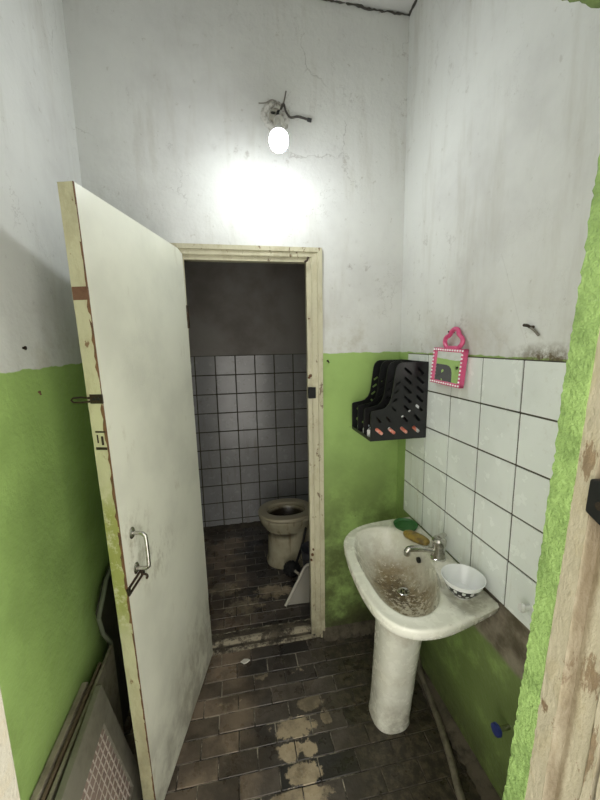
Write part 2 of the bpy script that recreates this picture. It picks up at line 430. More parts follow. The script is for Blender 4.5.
# crumbled mortar skirting at the foot of the back wall
bm = BM(); loops = []
for i in range(40):
    xx = .425+(XR-.425)*i/39; j = lambda k=1: (random.random()-.5)*.012*k
    loops.append([(xx, YB+.002, -.01), (xx, YB-.045+j(1.3), -.01), (xx, YB-.038+j(), .022+j(.7)), (xx, YB-.012+j(.6), .045+j()), (xx, YB+.002, .05)])
rings(bm, loops); struct(link('baseboard_back', bm, M_rubble, angle=50))
bm = BM(); loops = []
for i in range(60):
    yy = .46+(YB-.5)*i/59; j = lambda k=1: (random.random()-.5)*.014*k
    loops.append([(XR+.002, yy, -.01), (XR-.05+j(1.3), yy, -.01), (XR-.04+j(), yy, .018+j(.5)), (XR-.012+j(.6), yy, .035+j()), (XR+.002, yy, .04)])
rings(bm, loops); struct(link('baseboard_right', bm, M_rubble, angle=50))

# tiles on the right wall
def tile_panel(name, plane, us, vs, parent, mat, along='y', sgn=-1, gap=.0028, th=.009):
    """us/vs: joint coordinates; plane: coordinate of wall face; sgn: side tiles stand on"""
    bm = BM()
    def put(u0, u1, v0, v1, d0, d1, mi, bev, tilt=0):
        a, b = sorted((plane+sgn*d0, plane+sgn*d1))
        if along == 'y': box(bm, (a, u0, v0), (b, u1, v1), bev, 2, mi)
        else: box(bm, (u0, a, v0), (u1, b, v1), bev, 2, mi)
    put(us[0], us[-1], vs[0], vs[-1], -.002, th-.003, 1, 0)
    for i in range(len(us)-1):
        for j in range(len(vs)-1):
            d = th+random.uniform(-.0008, .0008)
            put(us[i]+gap, us[i+1]-gap, vs[j]+gap, vs[j+1]-gap, 0, d, 0, .0015)
    o = link(name, bm, None, parent, mats=[mat, M_grout], angle=40)
    return o
random.seed(5)
tile_panel('tiling', XR, [.455,.554,.727,.90,1.074,1.247,1.421,1.602], [.757,.921,1.081,1.243,1.407,1.566], wr, M_tile)
# toilet room
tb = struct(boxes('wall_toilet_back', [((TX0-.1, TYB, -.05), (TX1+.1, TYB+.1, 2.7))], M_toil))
P2 = .1645
tus = [TX0]+[-.302+P2*i for i in range(8)]
tus = [u for u in tus if u < TX1-.02]+[TX1]
z0 = 1.532
tvs = [z0-P2*.985*i for i in range(10)][::-1]
tvs = [v for v in tvs if v > .02]
if tvs[0] > .06: tvs = [.0]+tvs
random.seed(6)
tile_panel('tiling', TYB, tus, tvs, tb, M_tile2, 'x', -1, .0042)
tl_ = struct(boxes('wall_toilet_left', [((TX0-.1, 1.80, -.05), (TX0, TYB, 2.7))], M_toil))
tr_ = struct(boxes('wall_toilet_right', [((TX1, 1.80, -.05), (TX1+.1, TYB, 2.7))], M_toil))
lus = [1.83+P2*i for i in range(8)]; lus[-1] = TYB-.012
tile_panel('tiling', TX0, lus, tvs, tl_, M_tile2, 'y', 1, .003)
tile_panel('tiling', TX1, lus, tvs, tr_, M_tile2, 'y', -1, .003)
struct(boxes('ceiling_toilet', [((TX0-.1, 1.80, 2.7), (TX1+.1, TYB+.1, 2.8))], M_toil))
bm = BM(); loops = []
for i in range(40):
    xx = TX0+(TX1-TX0)*i/39; j = lambda k=1: (random.random()-.5)*.02*k
    loops.append([(xx, TYB+.002, -.01), (xx, TYB-.07+j(1.3), -.01), (xx, TYB-.05+j(), .008+j(.4)), (xx, TYB-.02+j(.4), .02+j(.6)), (xx, TYB+.002, .028)])
rings(bm, loops); struct(link('baseboard_toilet', bm, plain('toilet_rubble', (74,68,58), .95, 0, (36,32,26), .9, 18, .8), angle=50))

# casing around the toilet doorway (stepped profile, three members)
def casing(bm, prof, side):
    """prof: (offset from the opening edge outwards, y)"""
    pass
# profile across: w = distance from inner opening edge outward, y
cp_ = [(.012,1.80),(0,1.712),(.020,1.709),(.020,1.703),(.026,1.699),(.048,1.697),(.050,1.690),(.072,1.688),(.074,1.715),(.074,1.80)]
ix0, ix1, iz = -.187, .366, 2.000
bm = BM()
random.seed(12)
def run(p0, p1, outx, outz, nseg):
    loops = []
    for i in range(nseg+1):
        t = i/nseg; loops.append([(p0[0]+(p1[0]-p0[0])*t+outx*w+(random.random()-.5)*.0014, yy+(random.random()-.5)*.0012,
                                   p0[1]+(p1[1]-p0[1])*t+outz*w+(random.random()-.5)*.0014) for w, yy in cp_])
    return loops
# mitred ends: left jamb up, head across, right jamb down as one sweep
L = []
for z_ in [i*.05 for i in range(40)]: L.append([(ix1+w+(random.random()-.5)*.0014, y_, z_) for w, y_ in cp_])
L.append([(ix1+w, y_, iz+w*.85) for w, y_ in cp_])
for i in range(1, 14): L.append([(ix1-(ix1-ix0)*i/14, y_+(random.random()-.5)*.001, iz+w*.85) for w, y_ in cp_])
L.append([(ix0-w, y_, iz+w*.85) for w, y_ in cp_])
for z_ in [i*.05 for i in range(40)][::-1]: L.append([(ix0-w, y_, z_) for w, y_ in cp_])
rings(bm, L); cs = struct(link('trim_7', bm, M_casing, angle=25))
# keep and old screw holes let into the right-hand member
bm = BM(); box(bm, (.366, 1.693, 1.352), (.402, 1.714, 1.408), .002); link('strike_hole', bm, plain('dark_hole', (14,14,16), .8), cs)['label'] = 'dark strike hole'
bm = BM()
for (xx, zz, r) in ((.378,1.465,.008),(.371,1.455,.006),(.376,.50,.008),(.37,.47,.006),(.381,.53,.005),(.374,1.74,.004)):
    lathe(bm, (xx, 1.703, zz), [(r*.6,-.004),(r,.0),(r*.9,.012)], 8, 'y')
link('chipped_spot', bm, M_rust, cs)['label'] = 'rust brown chips'
bm = BM(); tube(bm, [(.352,1.690,1.995),(.366,1.687,2.003),(.372,1.686,2.018)], .005, 8); link('nail', bm, M_black_iron, cs)

# ------------------------------------------------------------------ door leaf (open, slightly warped)
HT, FT, HB, FB = Vector((-.190,1.69,2.030)), Vector((-.367,1.047,2.035)), Vector((-.172,1.69,.020)), Vector((-.325,1.050,.020))
NRM = Vector((.964,-.265,0))
def leaf(u, v, d=0):
    a = HB.lerp(HT, v); b = FB.lerp(FT, v)
    return a.lerp(b, u)+NRM*d
TH = -.043
door = thing('door_1', (-.18, 1.69, .02), 'open cream painted door leaf hinged on the toilet doorway, edge worn', 'door')
door['kind'] = 'structure'
bm = BM(); nu, nv = 14, 30
def cut(u, v):   # worn-down top hinge-side corner
    d = 0
    if u < .05 and v > .985: d = (.05-u)/.05*.012
    return d
G = {}
for s in (0, 1):
    for i in range(nu+1):
        for j in range(nv+1):
            v = j/nv; u = i/nu
            p = leaf(u, v, TH*s); p.z -= cut(u, v)
            if i == nu: p += (FT-HT).normalized()*random.uniform(-.0012, .0012)
            G[s, i, j] = bm.verts.new(p)
for s in (0, 1):
    for i in range(nu):
        for j in range(nv): bm.faces.new((G[s,i,j],G[s,i+1,j],G[s,i+1,j+1],G[s,i,j+1]))
for i in range(nu):
    for j in (0, nv): bm.faces.new((G[0,i,j],G[0,i+1,j],G[1,i+1,j],G[1,i,j]))
for j in range(nv):
    for i in (0, nu):
        fc = bm.faces.new((G[0,i,j],G[0,i,j+1],G[1,i,j+1],G[1,i,j])); fc.material_index = 1 if i == nu else 0
link('panel', bm, None, door, mats=[M_leaf, M_edge], angle=30)
# bare splintered wood along the front arris of the free edge
bm = BM(); loops = []
random.seed(31)
E_ = (FT-HT).normalized()
for j in range(140):
    v = j/139; z_ = .02+2.01*v
    k_ = 1.0 if (1.3 < z_ < 1.75 or .75 < z_ < 1.25) else .45
    wdt = (.0022+random.random()*.006)*k_
    base = leaf(1, v)
    loops.append([base+NRM*.0006-E_*.003, base+NRM*.0006+E_*.0008, base+E_*.0008-NRM*wdt, base-E_*.003-NRM*wdt])
rings(bm, loops); link('worn_arris', bm, M_rawwood, door, angle=60)['label'] = 'bare brown splintered edge'
EDIR = Vector((FT-HT)); EDIR.z = 0; EDIR.normalize()
def epoint(z_, w, d=0):    # on the free edge: w 0 front .. 1 back
    return leaf(1, (z_-.02)/2.015, TH*w)+EDIR*d
def eplate(bm, z0_, z1_, w0, w1, t0, t1, bev=.0006):
    p = [epoint(z0_, w0, t0), epoint(z0_, w1, t0), epoint(z0_, w1, t1), epoint(z0_, w0, t1),
         epoint(z1_, w0, t0), epoint(z1_, w1, t0), epoint(z1_, w1, t1), epoint(z1_, w0, t1)]
    hexa(bm, p, bev, 1)
bm = BM(); eplate(bm, 1.748, 1.782, -.02, .99, -.004, .0015)
o = link('rust_plate', bm, M_rust, door); o['label'] = 'rusty steel plate let into the edge'
hz = 1.483
bm = BM(); eplate(bm, hz-.012, hz+.014, -.05, .80, -.003, .002); hs = link('edge_hasp', bm, M_black_iron, door)
bm = BM()
for w in (.2, .5): 
    p = epoint(hz+.001, w, .002); lathe(bm, p, [(.004,-.002),(.004,.002),(.002,.003)], 10, 'y')
link('screw', bm, M_blackp, hs)
bm = BM(); tube(bm, [epoint(hz+.004,.8,.003),epoint(hz+.006,1.3,.003),epoint(hz+.004,1.9,.003),epoint(hz-.002,2.05,.003),epoint(hz-.008,1.9,.003),epoint(hz-.008,1.3,.003),epoint(hz-.006,.8,.003)], .0026, 8)
link('hasp_loop', bm, M_black_iron, hs)
bm = BM(); eplate(bm, 1.388, 1.393, .05, .75, -.002, .0012); eplate(bm, 1.338, 1.346, .08, .85, -.002, .0012); eplate(bm, 1.352, 1.378, .25, .42, -.002, .0010); eplate(bm, 1.358, 1.382, .6, .7, -.002, .0010)
link('old_lock_recess', bm, M_black_iron, door)['label'] = 'dark remains of a mortise lock'
# pull handle
def L3(u, z_, d): return leaf(u, (z_-.02)/2.015, d)
bm = BM(); tube(bm, [L3(.912,1.052,.002),L3(.912,1.052,.030),L3(.912,1.046,.040),L3(.912,1.034,.044),L3(.912,.952,.044),L3(.912,.938,.040),L3(.912,.932,.030),L3(.912,.932,.002)], .0062, 12, 4)
hd = link('pull_handle', bm, M_chrome, door)
for zz in (1.052, .932):
    bm = BM(); c0 = L3(.912, zz, 0)
    lp = []
    t1_ = EDIR; t2_ = Vector((0,0,1))
    for r, d in ((.019,-.001),(.019,.002),(.015,.005),(.008,.006)):
        lp.append([c0+NRM*d+t1_*r*math.cos(2*PI*i/20)*.8+t2_*r*math.sin(2*PI*i/20) for i in range(20)])
    rings(bm, lp); link('rose', bm, M_chrome, hd)
# hasp under the handle
def lplate(bm, u0, za, u1, zb, hw, d0, d1, bev=.001):
    a, b = L3(u0, za, 0), L3(u1, zb, 0); t = (b-a).normalized(); nn = t.cross(NRM).normalized()
    p = [a-nn*hw+NRM*d0, b-nn*hw+NRM*d0, b-nn*hw+NRM*d1, a-nn*hw+NRM*d1, a+nn*hw+NRM*d0, b+nn*hw+NRM*d0, b+nn*hw+NRM*d1, a+nn*hw+NRM*d1]
    hexa(bm, p, bev, 1)
def loff(u, z_, dz): return u, z_+dz
bm = BM()
lplate(bm, 1.0, .899, .86, .911, .0028, -.001, .006); lplate(bm, 1.0, .879, .86, .891, .0028, -.001, .006)
lplate(bm, 1.005, .889, .985, .891, .0125, -.001, .006); lplate(bm, .88, .900, .855, .902, .0125, -.001, .006)
hp = link('hasp', bm, M_black_iron, door)
bm = BM(); tube(bm, [L3(.875,.893,.004),L3(.865,.888,.012),L3(.858,.878,.014),L3(.857,.870,.010)], .004, 8, 4); link('staple', bm, M_black_iron, hp)
# hinges
for zz in (1.75, .30):
    bm = BM(); lathe(bm, (-.186+(1.75-zz)*.008, 1.694, zz), [(.007,-.05),(.008,-.048),(.008,.048),(.007,.05)], 12); link('hinge', bm, M_black_iron, door)

# ------------------------------------------------------------------ bulb & wiring
SK = Vector((.223, 1.507, 2.473)); AX = Vector((-.10, -.56, -.82)).normalized()
bulb = thing('light_bulb', SK, 'lit white bulb tilting out of the wall on wires above the doorway', 'light bulb')
n = NT('bulb_glow'); M_bulb = n.out((1,1,1), .3, Emission_Color=(.93,.975,1.0,1), Emission_Strength=BULB)
def on_axis(bm, prof, k=32, cap0=True, cap1=True):
    u = AX.orthogonal().normalized(); v = AX.cross(u)
    rings(bm, [[SK+AX*h+u*r*math.cos(2*PI*i/k)+v*r*math.sin(2*PI*i/k) for i in range(k)] for r, h in prof], True, cap0, cap1)
bm = BM(); on_axis(bm, [(.0335,.112),(.0350,.122),(.0346,.136),(.0315,.150),(.025,.161),(.0155,.168),(.005,.1705)]); link('globe', bm, M_bulb, bulb)
bm = BM(); on_axis(bm, [(.014,.040),(.016,.048),(.020,.062),(.027,.085),(.0328,.106),(.034,.1125),(.031,.113)]); link('housing', bm, plain('bulb_housing', (232,232,228), .4), bulb)
bm = BM(); on_axis(bm, [(.008,-.012),(.018,-.008),(.0205,.0),(.0205,.034),(.018,.038),(.0135,.042)], 24); link('lamp_holder', bm, plain('lamp_holder_plastic', (206,204,196), .5, 0, (120,116,106), .6, 40), bulb)
for off, r, nm in (((.006,0,.004), .0034, 'white_flex'), ((-.006,0,-.003), .0026, 'grey_flex')):
    o_ = Vector(off); a_ = SK-AX*.010+o_*.6
    bm = BM(); tube(bm, [a_, a_+Vector((.004,.03,.035))+o_, a_+Vector((.010,.09,.075))+o_*1.5, a_+Vector((.018,.15,.105))+o_, Vector((.250,YB+.002,2.604))+o_], r, 8, 6)
    link('flex', bm, plain(nm, (190,188,180) if 'white' in nm else (130,126,116), .6), bulb)
# broken wall box the wires come out of
wb = thing('junction_box', (.245, YB, 2.60), 'broken round junction box in crumbled plaster above the bulb', 'junction box')
random.seed(8)
bm = BM(); loops = []
for r, d in ((.062,.001),(.056,-.008),(.046,-.011),(.038,-.007),(.034,-.002),(.030,.004)):
    loops.append([(.238+(r+random.uniform(-.006,.006))*math.cos(2*PI*i/28), YB+d+random.uniform(-.002,.002), 2.598+(r+random.uniform(-.006,.006))*math.sin(2*PI*i/28)) for i in range(28)])
rings(bm, loops, True, False, True); link('plaster_ring', bm, plain('chipped_plaster', (214,212,206), .9, 0, (96,88,74), .85, 50, .9), wb, angle=80)
bm = BM(); lathe(bm, (.238, YB-.004, 2.598), [(.030,-.002),(.030,.004)], 20, 'y'); link('box_cover', bm, plain('grubby_cover', (176,172,160), .7, 0, (84,78,66), .8, 55, .4), wb)
bm = BM(); lathe(bm, (.250, YB-.010, 2.606), [(.010,-.006),(.011,.006)], 12, 'y'); lathe(bm, (.226, YB-.008, 2.606), [(.007,-.004),(.007,.006)], 12, 'y', sx=.6, sy=1.5); link('hole', bm, plain('box_hole', (24,22,20), .8), wb)
wire = thing('electric_cable', (.34, YB, 2.59), 'dark stub of old cable sticking out right of the junction box', 'cable')
bm = BM(); tube(bm, [(.252,YB-.002,2.606),(.270,YB-.016,2.64),(.280,YB-.018,2.612),(.300,YB-.014,2.592),(.335,YB-.014,2.598),(.378,YB-.02,2.586)], .0045, 8, 6); link('sheath', bm, plain('old_sheath', (66,62,58), .7, 0, (120,116,108), .5, 60), wire)
bm = BM(); tube(bm, [(.374,YB-.020,2.587),(.392,YB-.022,2.583)], .0075, 10); link('taped_end', bm, M_blackp, wire)
bm = BM(); tube(bm, [(.268,YB-.014,2.632),(.276,YB-.02,2.66),(.283,YB-.016,2.69)], .0030, 6, 4); link('cut_strand', bm, plain('grey_strand', (110,104,96), .7), wire)
bm = BM(); tube(bm, [(.262,YB-.012,2.632),(.225,YB-.010,2.655),(.195,YB-.008,2.642),(.165,YB-.004,2.640)], .0026, 6, 4); link('cut_strand', bm, plain('pale_strand', (140,136,128), .7), wire)

# ------------------------------------------------------------------ wash basin
n = NT('basin_ceramic'); x, y, z = n.xyz()
c = n.mix(n.ss(n.noise(5, 5), .4, .7), lin((226,226,214)), lin((212,210,194)))
inb = n.blob((.61,1.16,.62), (.22,.37,.20))
g1 = n.ss(n.m2('ADD', inb, n.m2('MULTIPLY', n.m2('SUBTRACT', n.noise(11, 7, .72), .5), 1.2)), .05, .85)
c = n.mix(n.m2('MULTIPLY', g1, .95), c, lin((138,118,80)))
g2 = n.ss(n.m2('ADD', inb, n.m2('MULTIPLY', n.m2('SUBTRACT', n.noise(26, 7, .75), .5), 1.6)), .5, 1.0)
c = n.mix(n.m2('MULTIPLY', g2, .9), c, lin((84,70,50)))
fl = n.m2('MULTIPLY', n.ss(n.m2('ADD', n.noise(62, 6, .75), n.m2('MULTIPLY', n.blob((.60,1.06,.65), (.14,.16,.1)), .14)), .56, .62), n.ss(inb, .25, .55))
c = n.mix(n.m2('MULTIPLY', fl, .85), c, lin((222,214,196)))
sp = n.m2('MULTIPLY', n.ss(n.noise(70, 6, .8), .62, .70), .6)
c = n.mix(sp, c, lin((140,124,92)))
sh = n.m2('MULTIPLY', n.blob((.765,1.0,.76), (.14,.2,.06)), n.ss(n.noise(20, 6, .7), .35, .6))
c = n.mix(n.m2('MULTIPLY', sh, .8, clamp=True), c, lin((150,142,118)))
low = n.m2('MULTIPLY', n.ss(z, .3, 0), n.ss(n.noise(9, 6, .7), .4, .66))
c = n.mix(n.m2('MULTIPLY', low, .6), c, lin((120,112,92)))
M_cer = n.out(c, n.mix(n.m2('MAXIMUM', g1, n.m2('MULTIPLY', n.ss(n.noise(30, 4), .4, .7), .5)), (.2,)*3, (.5,)*3), 0, n.bump(n.m2('MULTIPLY', n.noise(60, 5, .7), g1), .4, .004), .5)

sink = thing('wash_basin', (.61, 1.2, 0), 'grimy white ceramic pedestal wash basin against the tiled wall', 'wash basin')
C0 = Vector((.605, 1.18, 0)); DR = Vector((.640, 1.195, 0)); ZR = .762
outp = catmull([(.838,1.525),(.76,1.522),(.66,1.512),(.57,1.492),(.50,1.452),(.448,1.385),(.424,1.28),(.413,1.16),(.412,1.05),(.425,.96),(.457,.898),(.515,.862),(.60,.853),(.70,.872),(.78,.893),(.838,.909)] and
               [(a, b, 0) for a, b in ((.838,1.525),(.76,1.522),(.66,1.512),(.57,1.492),(.50,1.452),(.448,1.385),(.424,1.28),(.413,1.16),(.412,1.05),(.425,.96),(.457,.898),(.515,.862),(.60,.853),(.70,.872),(.78,.893),(.838,.909))], 8)
outp = [Vector((.838,1.525,0))]+outp+[Vector((.838,.909,0))]
inp_ = catmull([(a, b, 0) for a, b in ((.497,1.371),(.545,1.428),(.616,1.446),(.690,1.420),(.735,1.345),(.752,1.237),(.731,1.127),(.690,1.03),(.640,.955),(.575,.918),(.510,.925),(.470,.985),(.458,1.07),(.460,1.243))], 8, True)
def radial(poly, ang, closed=True):
    d = Vector((math.cos(ang), math.sin(ang), 0)); best = 0
    m = len(poly)
    for i in range(m):
        a, b = poly[i]-C0, poly[(i+1) % m]-C0
        e = b-a; den = d.x*e.y-d.y*e.x
        if abs(den) < 1e-12: continue
        t = (a.x*e.y-a.y*e.x)/den; s = (a.x*d.y-a.y*d.x)/den
        if t > 0 and -1e-6 <= s <= 1+1e-6: best = max(best, t)
    return d*best
NA = 128
angs = [2*PI*i/NA for i in range(NA)]
OUT = [C0+radial(outp, a) for a in angs]; INN = [C0+radial(inp_, a) for a in angs]
def shelf(p):
    dx, dy = (p.x-.765)/.085, (p.y-1.005)/.135
    q = (abs(dx)**3+abs(dy)**3)
    return -.014*max(0, 1-q)**.5 if q < 1 else 0
loops = []
for s in (.0, .12, .25, .4, .55, .68, .8, .88, .94, .98, 1.0):
    l = []
    for i, a in enumerate(angs):
        p0 = DR+Vector((math.cos(a), math.sin(a), 0))*.022
        p = p0.lerp(INN[i], s); z_ = .622+(ZR-.004-.622)*(.06*s+.94*(.55*s**2.2+.45*s**5))
        l.append((p.x, p.y, z_))
    loops.append(l)
for t in (.05, .12, .2, .3, .4, .5, .6, .7, .8, .88, .94, .975, 1.0):
    l = []
    for i in range(NA):
        p = INN[i].lerp(OUT[i], t)
        lip = .003*math.exp(-((t-.2)/.2)**2)
        z_ = ZR-.004+.004*min(1, t/.12)+lip+shelf(p)
        if t > .9: z_ -= .006*((t-.9)/.1)**2
        l.append((p.x, p.y, z_))
    loops.append(l)
for k_, dz in ((1.0,-.012),(.993,-.026),(.975,-.041),(.945,-.049),(.88,-.060),(.78,-.076),(.69,-.092),(.6,-.110),(.42,-.137),(.25,-.152)):
    loops.append([(C0.x+(OUT[i].x-C0.x)*k_+(0 if k_ > .95 else .0), C0.y+(OUT[i].y-C0.y)*k_, ZR+dz) for i in range(NA)])
for l in loops:
    for i, p in enumerate(l): l[i] = (min(p[0], .838), p[1], p[2])
bm = BM(); rings(bm, loops, True, True, True); link('basin', bm, M_cer, sink, angle=50)
bm = BM(); loops = []
for z_, rx, ry in ((0,.080,.083),(.012,.084,.087),(.03,.081,.085),(.10,.081,.086),(.3,.085,.092),(.5,.092,.104),(.57,.096,.108),(.620,.100,.110)):
    l = []
    for i in range(48):
        a = 2*PI*i/48; cx_, sy_ = math.cos(a), math.sin(a)
        e = .8
        l.append(((.606+.080*z_)+rx*math.copysign(abs(cx_)**e, cx_), 1.232+ry*math.copysign(abs(sy_)**e, sy_), z_))
    loops.append(l)
bm = BM(); rings(bm, loops); link('pedestal', bm, M_cer, sink, angle=50)
bm = BM(); lathe(bm, (DR.x, DR.y, .6235), [(.026,-.004),(.026,.0),(.022,.002),(.018,-.001)], 24); dr = link('drain', bm, M_chrome, sink)
bm = BM()
for k in range(6): lathe(bm, (DR.x+.011*math.cos(k*PI/3), DR.y+.011*math.sin(k*PI/3), .6225), [(.0038,-.001),(.0038,.001)], 8)
link('drain_holes', bm, plain('drain_dark', (20,18,16), .7), dr)
bm = BM(); lathe(bm, (.7315,1.246,.716), [(.011,-.006),(.011,.004),(.0075,.0042)], 20, 'x', sx=1, sy=1.1); link('overflow_hole', bm, plain('overflow_dark', (26,24,20), .6), sink)['label'] = 'dark overflow hole'

tap = thing('tap', (.775, 1.175, ZR), 'dull chrome mixer tap on the back of the basin', 'tap')
bm = BM(); lathe(bm, (.778,1.180,ZR-.002), [(.030,0),(.030,.005),(.0255,.008),(.025,.055),(.026,.058)], 28); link('body', bm, M_chrome, tap)
bm = BM(); lathe(bm, (.778,1.180,ZR+.056), [(.026,0),(.028,.004),(.028,.022),(.022,.030),(.008,.034)], 28)
tube(bm, [(.778,1.180,ZR+.084),(.795,1.188,ZR+.087),(.812,1.195,ZR+.088)], .008, 10, 4, radii=[.012,.011,.009]); link('lever', bm, M_chrome, tap)
bm = BM(); tube(bm, [(.765,1.181,ZR+.030),(.73,1.187,ZR+.040),(.69,1.194,ZR+.044),(.660,1.199,ZR+.042),(.652,1.200,ZR+.034)], .0125, 14, 5); link('spout', bm, M_chrome, tap)
bm = BM(); lathe(bm, (.652,1.200,ZR+.016), [(.011,0),(.013,.002),(.013,.020),(.010,.024)], 20); link('aerator', bm, M_chrome, tap)

dish = BM(); lathe(dish, (.766,1.432,ZR-.001), [(.040,0),(.050,.003),(.055,.012),(.0565,.016),(.053,.016),(.048,.008),(.02,.006)], 40, sx=.98, sy=1.0)
tag(link('soap_dish', dish, plain('green_plastic', (52,112,56), .45, 0, (40,84,44), .6, 40)), 'round green plastic dish on the back corner of the basin', 'dish')
n = NT('amber_soap'); c = n.mix(n.ss(n.noise(24, 5, .7, n.obj()), .4, .65), lin((150,128,56)), lin((98,78,40)))
M_soap = n.out(c, .35, 0, n.bump(n.noise(30), .3, .004), .5, Subsurface_Weight=.1)
bm = BM(); loops = []
a0, a1 = Vector((.728,1.372,ZR)), Vector((.785,1.262,ZR)); ax = (a1-a0).normalized(); sd = Vector((-ax.y, ax.x, 0)); cc = (a0+a1)/2
for k_, z_ in ((.75,0.0),(.95,.003),(1.0,.010),(.97,.018),(.8,.0235),(.45,.0255)):
    loops.append([cc+ax*.062*k_*math.copysign(abs(math.cos(2*PI*i/36))**.75, math.cos(2*PI*i/36))+sd*.028*k_*math.copysign(abs(math.sin(2*PI*i/36))**.75, math.sin(2*PI*i/36))+Vector((0,0,z_+.001)) for i in range(36)])
rings(bm, loops); tag(link('soap_bar', bm, M_soap, angle=60), 'worn amber yellow soap bar beside the green dish', 'soap')

# bowl on the basin shelf
bc = (.748, .985, ZR-.0095)
bowl = thing('bowl', bc, 'white bowl with dark patterned outside on the right of the basin', 'bowl')
n = NT('bowl_glaze')
g = n.n.new('ShaderNodeTexCoord').outputs['Object']
d = n.n.new('ShaderNodeSeparateXYZ'); n.t.links.new(g, d.inputs[0])
geo = n.n.new('ShaderNodeAttribute'); geo.attribute_name = 'outer'; geo.attribute_type = 'GEOMETRY'
ang = n.m2('ARCTAN2', d.outputs[1], d.outputs[0])
pat = n.m2('MULTIPLY', n.m2('SINE', n.m2('MULTIPLY', ang, 14)), n.m2('SINE', n.m2('MULTIPLY', d.outputs[2], 190)))
pm = n.m2('MULTIPLY', n.ss(pat, .12, .3), geo.outputs['Fac'])
inv = n.m2('MULTIPLY', geo.outputs['Fac'], 1)
c = n.mix(inv, lin((232,234,234)), lin((38,40,46))); c = n.mix(pm, c, lin((206,208,204)))
M_bowl = n.out(c, .12, 0)
bm = BM(); fl_ = bm.faces.layers.float.new('outer')
prof_o = [(.030,0),(.032,.006),(.041,.013),(.055,.031),(.064,.051),(.070,.066)]
prof_i = [(.0715,.069),(.069,.0695),(.062,.051),(.052,.031),(.037,.015),(.015,.011)]
lathe(bm, (0,0,0), prof_o+prof_i, 48)
for fc in bm.faces:
    cz = fc.calc_center_median()
    rr = math.hypot(cz.x, cz.y); 
    # outer wall below the white lip band
    fc[fl_] = 1.0 if any(abs(cz.z-(a[1]+b[1])/2) < .0012 and abs(rr-(a[0]+b[0])/2) < .0025 for a, b in zip(prof_o[1:4], prof_o[2:5])) else 0
o = link('shell', bm, M_bowl); o.parent = bowl
# mesh is built about the origin of the bowl

# ------------------------------------------------------------------ toothbrush / magazine rack on the wall
rack = thing('file_rack', (.71, 1.515, 1.195), 'black plastic three slot file rack holding toiletries, fixed to the corner wall', 'rack')
RX0, RX1, RZ0, RZ1 = .576, .839, 1.197, 1.535
rys = [1.412, 1.491, 1.571, 1.652]
def rack_outline():
    pts = [(RX0,RZ0),(RX1,RZ0),(RX1,RZ1-.004),(RX1-.004,RZ1)]
    top = [(RX0+.142,RZ1),(RX0+.128,RZ1-.004),(RX0+.116,RZ1-.016),(RX0+.110,RZ1-.034),(RX0+.100,RZ1-.110),(RX0+.094,RZ1-.150),(RX0+.083,RZ1-.178),(RX0+.066,RZ1-.194),(RX0+.045,RZ1-.200),(RX0+.006,RZ1-.206),(RX0,RZ1-.211)]
    return pts+top
def panel_with_slots(yc, th=.0035):
    """side panel of the rack, pierced with slanted slots (boolean-free: filled around holes with a triangle fill)"""
    bm = BM()
    out = rack_outline()
    holes = []
    def slot(cx_, cz_, l=.028, w=.0085, a=-.72):
        ca, sa = math.cos(a), math.sin(a); h = []
        for i in range(10):
            t = PI*(i/9)-PI/2 if False else 2*PI*i/10
            u = (l-w)/2*(1 if math.cos(t) > 0 else -1)+w/2*math.cos(t); v = w/2*math.sin(t)
            h.append((cx_+u*ca-v*sa, cz_+u*sa+v*ca))
        return h
    for k in range(4): holes.append(slot(RX0+.040+k*.058, RZ0+.040, .046, .016, -.70))
    for k in range(2): holes.append(slot(RX0+.036+k*.046, RZ0+.092, .034, .010, -.85))
    for k in range(2): holes.append(slot(RX0+.158+k*.058, RZ0+.092, .044, .012, -.80))
    for col in range(2):
        for r in range(5): holes.append(slot(RX0+.168+col*.058, RZ0+.136+r*.041, .046, .0125, -.72))
    for r in range(3): holes.append(slot(RX0+.122-.006*(2-r), RZ0+.176+r*.036, .026, .010, .62))
    holes.append(slot(RX0+.106, RZ0+.136, .026, .009, -.8))
    ed = []
    for poly in [out]+holes:
        vs = [bm.verts.new((px, yc-th/2, pz)) for px, pz in poly]
        for i in range(len(vs)): ed.append(bm.edges.new((vs[i], vs[(i+1) % len(vs)])))
    bmesh.ops.triangle_fill(bm, use_beauty=True, use_dissolve=False, edges=ed, normal=(0,1,0))
    r = bmesh.ops.extrude_face_region(bm, geom=bm.faces[:])
    bmesh.ops.translate(bm, vec=(0, th, 0), verts=[v for v in r['geom'] if isinstance(v, bmesh.types.BMVert)])
    return bm
for k, yy in enumerate(rys):
    o = link('side_panel' if k in (0, 3) else 'divider', panel_with_slots(yy), M_blackp, rack, angle=30)
bm = BM()
box(bm, (RX0, rys[0], RZ0-.002), (RX1, rys[-1], RZ0+.003), .001)
link('bottom_tray', bm, M_blackp, rack)
bm = BM(); box(bm, (RX1-.003, rys[0], RZ0), (RX1+.0022, rys[-1], RZ1), .001); link('back_panel', bm, M_blackp, rack)
bm = BM()
for k in range(3): box(bm, (RX0, rys[k], RZ0), (RX0+.003, rys[k+1], RZ0+.012), .0008)
link('front_lip', bm, M_blackp, rack)
